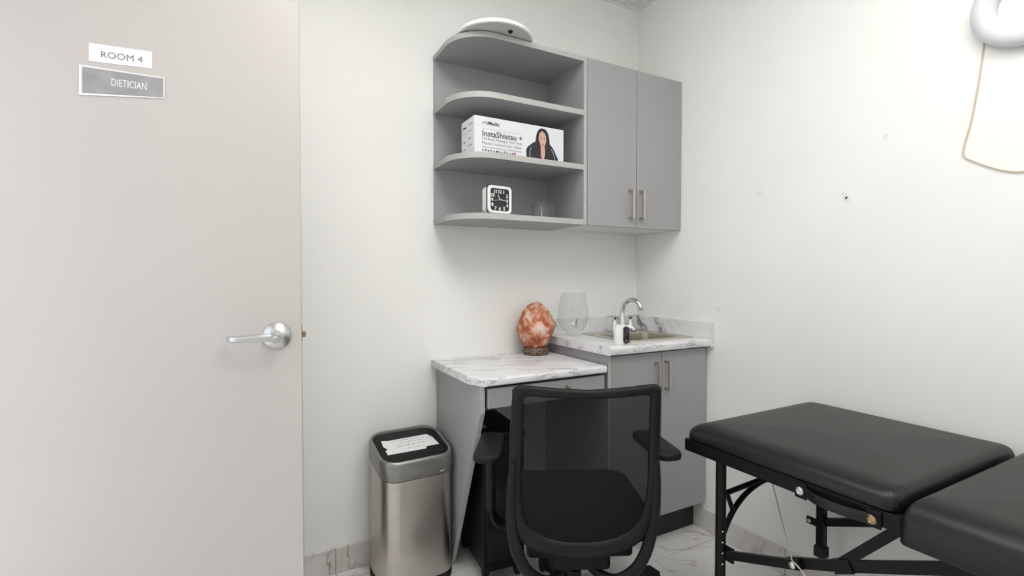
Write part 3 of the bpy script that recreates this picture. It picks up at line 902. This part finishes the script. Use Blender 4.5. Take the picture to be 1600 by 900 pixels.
# four lines of small handwriting, too fine to read
bm = bmesh.new()
rw = random.Random(11)
for x0, x1, y, hgt in ((-0.064, 0.066, 0.030, 0.011), (-0.040, 0.055, 0.011, 0.009), (-0.074, 0.076, -0.012, 0.011), (-0.036, 0.048, -0.034, 0.009)):
    x = x0
    while x < x1:
        if rw.random() < 0.14:
            x += 0.006
            continue
        k = rw.uniform(0.5, 1.0) * hgt
        wd = rw.uniform(0.0012, 0.0032)
        yy = y + rw.uniform(-0.002, 0.002)
        add_prism(bm, [(x, yy), (x + wd * 0.6, yy), (x + wd, yy + k), (x + wd * 0.4, yy + k)], lambda a, b, h: (a, b, bz(b, h)), 0.5846, 0.5849)
        x += wd + rw.uniform(0.001, 0.0028)
finish('handwriting', bm, 'ink_grey', lid)
box('badge', 'satin', bn, 0.080, 0.100, -HD - 0.001, -HD + 0.003, bz(-HD, 0.522), bz(-HD, 0.527), 0.001, 1)

# ================================================================== OFFICE CHAIR
CH = thing('office_chair', 'black mesh-back office chair pulled up to the desk', 'chair', (-0.972, -0.750, 0), R(-26))
def back_y(u, z): return -0.205 + 0.55 * u * u - 0.16 * (z - 0.6)
oh = [(0, .911), (.10, .916), (.186, .922), (.212, .920), (.227, .908), (.229, .883), (.236, .73), (.236, .589), (.226, .486), (.206, .415), (.16, .377), (.083, .359), (0, .351)]
ih = [(0, .881), (.10, .884), (.168, .888), (.185, .887), (.193, .879), (.193, .858), (.196, .735), (.200, .592), (.190, .506), (.172, .458), (.13, .427), (.07, .410), (0, .405)]
def loop(half):
    right = [(p.x, p.z) for p in smooth_path([(a, 0, b) for a, b in half], 5)]
    return right + [(-a, b) for a, b in right[-2:0:-1]]
OL, IL = loop(oh), loop(ih)
bm = bmesh.new()
rings = []
for (ou, oz), (iu, iz) in zip(OL, IL):
    ring = []
    for k in range(10):
        a = 2 * math.pi * k / 10
        t = 0.5 + 0.5 * math.cos(a)
        u, z = ou + (iu - ou) * t, oz + (iz - oz) * t
        ring.append(bm.verts.new((u, back_y(u, z) + 0.013 * math.sin(a), z)))
    rings.append(ring)
for A, B in zip(rings, rings[1:] + rings[:1]):
    for k in range(10):
        bm.faces.new((A[k], A[(k + 1) % 10], B[(k + 1) % 10], B[k]))
finish('back_frame', bm, 'dark_plastic', CH, True, angle=60)
bm = bmesh.new()
n = len(IL)
cz = 0.65
cv = []
steps = 10
rows = []
for s in range(steps + 1):
    k = s / steps
    row = []
    for iu, iz in IL:
        ou_, oz_ = iu * 1.02 * k, cz + (iz - cz) * 1.015 * k
        row.append((ou_, back_y(ou_, oz_), oz_))
    rows.append(row)
vc = bm.verts.new((0, back_y(0, cz), cz))
vr = [[bm.verts.new(p) for p in row] for row in rows[1:]]
for i in range(n):
    bm.faces.new((vc, vr[0][i], vr[0][(i + 1) % n]))
for a, b in zip(vr, vr[1:]):
    for i in range(n):
        bm.faces.new((a[i], a[(i + 1) % n], b[(i + 1) % n], b[i]))
finish('mesh_back', bm, 'mesh', CH, True)
for s in (-1, 1):
    pts = smooth_path([(s * 0.222, back_y(.222, .68) - 0.004, 0.68), (s * 0.230, back_y(.23, .56) - 0.008, 0.56), (s * 0.226, -0.158, 0.45), (s * 0.205, -0.152, 0.355), (s * 0.165, -0.145, 0.290), (s * 0.105, -0.125, 0.255), (s * 0.045, -0.06, 0.262), (s * 0.03, 0.0, 0.300)], 6)
    n = len(pts)
    bm = bmesh.new()
    add_tube(bm, pts, [0.012 + 0.008 * min(1, i / 14) for i in range(n)], 12, [0.015] * n, up=(0, 1, 0))
    finish('back_support', bm, 'dark_plastic', CH, True, angle=60)
# seat
bm = bmesh.new()
sec = []
for z, k in ((0.405, 0.90), (0.412, 0.97), (0.430, 1.0), (0.455, 0.99), (0.470, 0.95), (0.477, 0.86), (0.480, 0.6), (0.481, 0.2)):
    sec.append([(a * k, 0.065 + b * k, z + (0.012 * (abs(a * k) / 0.24) ** 2) - 0.01 * max(0, (b * k) / 0.24) ** 2) for a, b in rrect(0.240, 0.205, 0.11, 8)])
add_loft(bm, sec)
finish('seat', bm, 'seat_fabric', CH, True, angle=60)
bm = bmesh.new()
add_loft(bm, [[(a * k, 0.06 + b * k, z) for a, b in rrect(0.225, 0.19, 0.10, 8)] for z, k in ((0.375, 0.75), (0.385, 0.92), (0.404, 0.96))])
finish('seat_pan', bm, 'black_plastic', CH, True)
bm = bmesh.new()
add_box(bm, -0.10, 0.10, -0.13, 0.13, 0.285, 0.376, 0.015, 3)
add_box(bm, -0.175, 0.175, -0.125, 0.16, 0.325, 0.376, 0.015, 3)
finish('tilt_mechanism', bm, 'black_plastic', CH, True)
# armrests
for s in (-1, 1):
    bm = bmesh.new()
    sec = []
    base = rrect(0.044, 0.135, 0.035, 6)
    ca, sa = math.cos(R(s * 6)), math.sin(R(s * 6))
    for z, k in ((0.628, 0.88), (0.634, 0.98), (0.648, 1.0), (0.657, 0.95), (0.660, 0.8)):
        sec.append([(s * 0.298 + (a * k * ca - b * k * sa), 0.030 + (a * k * sa + b * k * ca), z) for a, b in base])
    add_loft(bm, sec)
    ar = finish('armrest_pad', bm, 'dark_plastic', CH, True, angle=60)
    tube('arm_post', 'black_plastic', CH, [(s * 0.290, 0.03, 0.630), (s * 0.292, 0.03, 0.52), (s * 0.290, 0.03, 0.42), (s * 0.270, 0.03, 0.375), (s * 0.22, 0.03, 0.362), (s * 0.10, 0.03, 0.360)], 0.030, 12, 0.014, up=(0, 1, 0) if False else (1, 0, 0), sub=5)
    tube('arm_sleeve', 'dark_plastic', CH, [(s * 0.292, 0.03, 0.60), (s * 0.293, 0.03, 0.43)], 0.036, 14, 0.019, up=(1, 0, 0))
# gas lift and five-star base
lathe('gas_lift', 'black_steel', CH, [(0.025, 0.10), (0.025, 0.22), (0.016, 0.222), (0.016, 0.31)], 20)
lathe('hub', 'black_plastic', CH, [(0.045, 0.075), (0.05, 0.09), (0.045, 0.135), (0.03, 0.145)], 24)
for k in range(5):
    a = R(29 + 72 * k)
    d = Vector((math.cos(a), math.sin(a), 0)); p = Vector((-d.y, d.x, 0))
    bm = bmesh.new()
    sec = []
    for r_, hw, z0, z1 in ((0.03, 0.028, 0.08, 0.135), (0.15, 0.024, 0.082, 0.125), (0.29, 0.026, 0.075, 0.105), (0.375, 0.034, 0.070, 0.096), (0.405, 0.030, 0.070, 0.092)):
        q = d * r_
        sec.append([q + p * hw + Vector((0, 0, z0)), q + p * hw * 0.85 + Vector((0, 0, z1)), q - p * hw * 0.85 + Vector((0, 0, z1)), q - p * hw + Vector((0, 0, z0))])
    add_loft(bm, sec)
    lg = finish('base_leg', bm, 'black_plastic', CH)
    q = d * 0.355
    bm = bmesh.new()
    for s in (-1, 1):
        add_lathe(bm, [(0.018, -0.009), (0.027, -0.006), (0.027, 0.006), (0.018, 0.009)], 16, Matrix.Translation(q + p * s * 0.013 + Vector((0, 0, 0.0275))) @ Matrix.Rotation(a + R(90), 4, 'Z') @ Matrix.Rotation(R(90), 4, 'Y'))
    add_lathe(bm, [(0.008, 0.03), (0.008, 0.075)], 10, Matrix.Translation(q))
    finish('castor', bm, 'rubber', lg, True)

# ================================================================== MASSAGE TABLE
TB = thing('massage_table', 'black vinyl folding massage table with steel legs along the right wall', 'massage table', (-0.37, -1.3, 0))
ox, oy = 0.37, 1.3
def cushion(name, x0, x1, y0, y1, z0, z1, r, crown, rc, ky0, ky1):
    """upholstered pad: vertical side, soft shoulder, slight crown; ky0/ky1 narrow the shoulder at a seam end"""
    hx, hy = (x1 - x0) / 2, (y1 - y0) / 2
    mx, my = (x0 + x1) / 2 + ox, (y0 + y1) / 2 + oy
    rv = (z1 - z0) * 0.82
    sec = [(0.004, z0), (0.0, z0 + 0.004), (0.0, z1 - rv)]
    for k in range(1, 13):
        a = R(90 * k / 12)
        c_, s_ = math.cos(a) ** 0.85, math.sin(a) ** 0.85
        sec.append((r * (1 - c_), z1 - rv + rv * s_))
    for off in (r + 0.02, r + 0.05, r + 0.10, r + 0.16):
        sec.append((off, None))
    bm = bmesh.new()
    rings = []
    for off, z in sec:
        o0, o1 = (off * ky0, off * ky1) if off <= r else (r * ky0 + off - r, r * ky1 + off - r)
        hh = hy - (o0 + o1) / 2
        ring = []
        for a, b in rrect(hx - off, hh, max(rc - off * 0.5, 0.006), 6):
            b += (o0 - o1) / 2
            cz_ = crown * max(0, 1 - (a / hx) ** 2) * max(0, 1 - (b / hy) ** 2)
            zz = (z1 if z is None else z) + (cz_ if z is None or z > z1 - rv else 0)
            ring.append((mx + a, my + b, zz))
        rings.append(ring)
    add_loft(bm, rings)
    return finish(name, bm, 'vinyl', TB, True, angle=60)
TX0, TX1 = -0.712, -0.030
TY0, TY1, TY2, TY3 = -1.005, -1.612, -2.22, -2.83
c1 = cushion('cushion', TX0 - 0.003, TX1 + 0.003, TY1 + 0.001, TY0 + 0.003, 0.717, 0.770, 0.085, 0.014, 0.045, 0.30, 1.0)
c2 = cushion('cushion', TX0 - 0.020, TX1 + 0.003, TY2 + 0.001, TY1 - 0.001, 0.664, 0.765, 0.085, 0.012, 0.018, 0.3, 0.45)
c3 = cushion('cushion', TX0 - 0.020, TX1 + 0.003, TY3, TY2 - 0.001, 0.664, 0.765, 0.085, 0.012, 0.028, 1.0, 0.3)
def tb(name, mat, x0, x1, y0, y1, z0, z1, bev=0.003, par=None):
    return box(name, mat, par or TB, x0 + ox, x1 + ox, y0 + oy, y1 + oy, z0, z1, bev, 2, smooth=False)
bm = bmesh.new()
for q in ((TX0, TX0 + 0.022, TY1, TY0), (TX1 - 0.022, TX1, TY1, TY0), (TX0 + 0.022, TX1 - 0.022, TY0 - 0.022, TY0), (TX0 + 0.022, TX1 - 0.022, TY1, TY1 + 0.022)):
    add_box(bm, q[0] + ox, q[1] + ox, q[2] + oy, q[3] + oy, 0.677, 0.716, 0.003, 2)
add_box(bm, TX0 + 0.022 + ox, TX1 - 0.022 + ox, TY1 + 0.022 + oy, TY0 - 0.022 + oy, 0.705, 0.716)
finish('side_frame', bm, 'black_steel', TB)
# corner seam on the cushion
tube('seam', 'rubber', c1, [(TX0 + 0.030 + ox, TY1 + 0.030 + oy, 0.7735), (TX0 + 0.013 + ox, TY1 + 0.013 + oy, 0.760), (TX0 + 0.012 + ox, TY1 + 0.012 + oy, 0.730)], 0.0012, 6, sub=4)
# carrying handle on the frame
hs = smooth_path([(TX0 - 0.004 + ox, -1.385 + oy, 0.694), (TX0 - 0.006 + ox, -1.405 + oy, 0.693), (TX0 - 0.020 + ox, -1.44 + oy, 0.690), (TX0 - 0.022 + ox, -1.50 + oy, 0.690), (TX0 - 0.012 + ox, -1.54 + oy, 0.690), (TX0 - 0.004 + ox, -1.570 + oy, 0.690)], 5)
bm = bmesh.new()
add_tube(bm, hs, 0.0035, 8, 0.0125, up=(0, 0, 1))
hdl = finish('carry_handle', bm, 'vinyl', TB, True)
for y in (-1.392, -1.560):
    tb('strap_end', 'black_plastic', TX0 - 0.007, TX0, y - 0.016, y + 0.014, 0.672, 0.712, 0.002)
    lathe('rivet', 'brass' if y < -1.5 else 'satin', TB, [(0.0105, 0), (0.0105, 0.003), (0.007, 0.0045), (0.006, 0.003), (0, 0.0035)], 20, Matrix.Translation((TX0 - 0.007 - (0.004 if y < -1.5 else 0.0), y, 0.692)) @ Matrix.Translation((ox, oy, 0)) @ Matrix.Rotation(R(-90), 4, 'Y'))
# legs
def leg(x, y, z0, z1, foot=True):
    bm = bmesh.new()
    add_lathe(bm, [(0.0155, z0 + 0.02), (0.0155, z1)], 20, Matrix.Translation((x + ox, y + oy, 0)))
    l = finish('leg', bm, 'black_steel', TB, True)
    lathe('rubber_foot', 'rubber', l, [(0.0, z0 + 0.0005), (0.021, z0 + 0.0005), (0.021, z0 + 0.012), (0.018, z0 + 0.04), (0.0155, z0 + 0.04)], 20, Matrix.Translation((x + ox, y + oy, 0)), False)
    return l
LX, LY = -0.684, -1.125
fl = leg(LX, LY, 0.0, 0.690)
for k in range(4):
    lathe('adjuster_hole', 'white_print', fl, [(0, 0.0002), (0.0022, 0.0002), (0.0022, 0.001), (0, 0.001)], 10, Matrix.Translation((LX + ox, LY + oy, 0.50 - 0.034 * k - 0.04)) @ Matrix.Rotation(R(-118), 4, 'Z') @ Matrix.Translation((0.0150, 0, 0)) @ Matrix.Rotation(R(90), 4, 'Y'), False)
leg(LX, TY3 + 0.12, 0.0, 0.675); leg(TX1 - 0.03, TY3 + 0.12, 0.0, 0.675)
leg(LX, TY2 + 0.05, 0.0, 0.675); leg(TX1 - 0.03, TY2 + 0.05, 0.0, 0.675)
# short drop leg at the wall side with capped foot and bracket
RX, RY = -0.105, -1.107
dl_ = tb('drop_leg', 'black_steel', RX - 0.014, RX + 0.014, RY - 0.014, RY + 0.014, 0.235, 0.690, 0.003)
tb('foot_cap', 'rubber', RX - 0.019, RX + 0.019, RY - 0.019, RY + 0.019, 0.205, 0.246, 0.004, dl_)
tb('bracket', 'black_steel', RX - 0.020, RX - 0.012, RY - 0.018, RY + 0.045, 0.318, 0.345, 0.002, dl_)
lathe('bolt', 'satin', dl_, [(0.007, 0), (0.007, 0.003), (0, 0.005)], 12, Matrix.Translation((RX - 0.020 + ox, RY + 0.034 + oy, 0.331)) @ Matrix.Rotation(R(-90), 4, 'Y'))
tube('brace', 'black_steel', TB, [(RX + ox, RY + oy, 0.335), (RX + ox, -1.62 + oy, 0.560), (RX + ox, -1.72 + oy, 0.668)], 0.011, 4, 0.013, square=True)
# end cross bar and arch between the legs
def tp(x, y, z): return (x + ox, y + oy, z)
tube('cross_bar', 'black_steel', TB, [tp(LX, LY + 0.01, 0.560), tp(RX, LY + 0.01, 0.590)], 0.0085, 12)
tube('arch_brace', 'black_steel', TB, [tp(LX + 0.005, LY + 0.01, 0.385), tp(LX + 0.03, LY + 0.01, 0.442), tp(LX + 0.075, LY + 0.01, 0.500), tp(LX + 0.135, LY + 0.01, 0.540), tp(LX + 0.21, LY + 0.01, 0.562), tp(LX + 0.29, LY + 0.01, 0.567), tp(LX + 0.37, LY + 0.01, 0.562), tp(RX - 0.135, LY + 0.01, 0.545), tp(RX - 0.06, LY + 0.01, 0.50), tp(RX, LY + 0.01, 0.41)], 0.0085, 12, sub=5)
tube('arch_strut', 'black_steel', TB, [tp(LX + 0.040, LY + 0.01, 0.562), tp(LX + 0.070, LY + 0.01, 0.498)], 0.0075, 10)
# folding brace from the front leg up to the hinge
B0 = Vector(tp(LX + 0.004, LY - 0.02, 0.388)); B1 = Vector(tp(LX + 0.004, -1.355, 0.468)); B2 = Vector(tp(LX + 0.012, -1.475, 0.523)); B3 = Vector(tp(LX + 0.012, -1.76, 0.668))
fb1 = tube('folding_brace', 'black_steel', TB, [B0, B1 + (B1 - B0).normalized() * 0.02], 0.006, 4, 0.0125, square=True)
lathe('bolt', 'satin', fb1, [(0.009, 0), (0.009, 0.003), (0.006, 0.005), (0, 0.0055)], 16, Matrix.Translation(B1 + Vector((-0.007, 0, 0))) @ Matrix.Rotation(R(-90), 4, 'Y'))
tube('folding_brace', 'black_steel', TB, [B1 + Vector((0.014, 0.02, -0.008)), B2 + Vector((0.004, 0, 0)), B3], 0.006, 4, 0.0135, square=True)
tube('brace_sleeve', 'black_steel', TB, [B2 + Vector((0, 0.022, -0.010)), B2 - Vector((0, 0.02, -0.012))], 0.0085, 4, 0.0165, square=True)
tube('diagonal_brace', 'black_steel', TB, [B2 + Vector((0.004, 0.01, 0)), tp(LX + 0.02, -1.60, 0.680)], 0.009, 4, 0.012, square=True)
tb('leg_bracket', 'black_steel', LX + 0.012, LX + 0.022, LY - 0.035, LY - 0.005, 0.362, 0.408, 0.002)
# tension cables
cb = B1 + Vector((-0.010, -0.002, 0.012))
tube('tension_cable', 'wire', TB, [tp(-0.43, LY + 0.01, 0.590), cb], 0.0014, 6)
tube('tension_cable', 'wire', TB, [cb, cb + Vector((-0.004, -0.03, -0.012)), tp(LX - 0.01, -1.50, 0.375), tp(-0.60, -1.75, 0.25), tp(-0.45, -2.1, 0.30), tp(-0.4, TY3 + 0.13, 0.66)], 0.0019, 6, sub=6)

# ================================================================== WALL FIXTURE ON THE RIGHT WALL
wf = thing('round_wall_fixture', 'round white wall fixture with thick rounded rim and hanging cord', 'wall fixture', (0, -1.605, 2.035))
RX_ = Matrix.Rotation(R(-90), 4, 'Y')
prof = []
for k in range(17):
    a = R(-40 + 260 * k / 16)
    prof.append((0.098 + 0.030 * math.cos(a), 0.022 + 0.022 * math.sin(a)))
prof.append(prof[0])
lathe('rim', 'fixture', wf, prof, 64, RX_, False, 60)
lathe('face', 'white_plastic', wf, [(0, 0.0), (0.095, 0.0), (0.095, 0.008), (0, 0.010)], 48, RX_, False)
tube('cord', 'cord', wf, [(-0.004, 0.100, -0.075), (-0.004, 0.108, -0.17), (-0.004, 0.125, -0.30), (-0.004, 0.141, -0.375), (-0.004, 0.143, -0.41), (-0.004, 0.125, -0.428), (-0.004, 0.085, -0.455), (-0.004, 0.04, -0.478), (-0.004, 0.0, -0.484), (-0.004, -0.06, -0.47), (-0.004, -0.12, -0.40), (-0.004, -0.13, -0.25), (-0.004, -0.10, -0.06)], 0.0019, 6, sub=6)
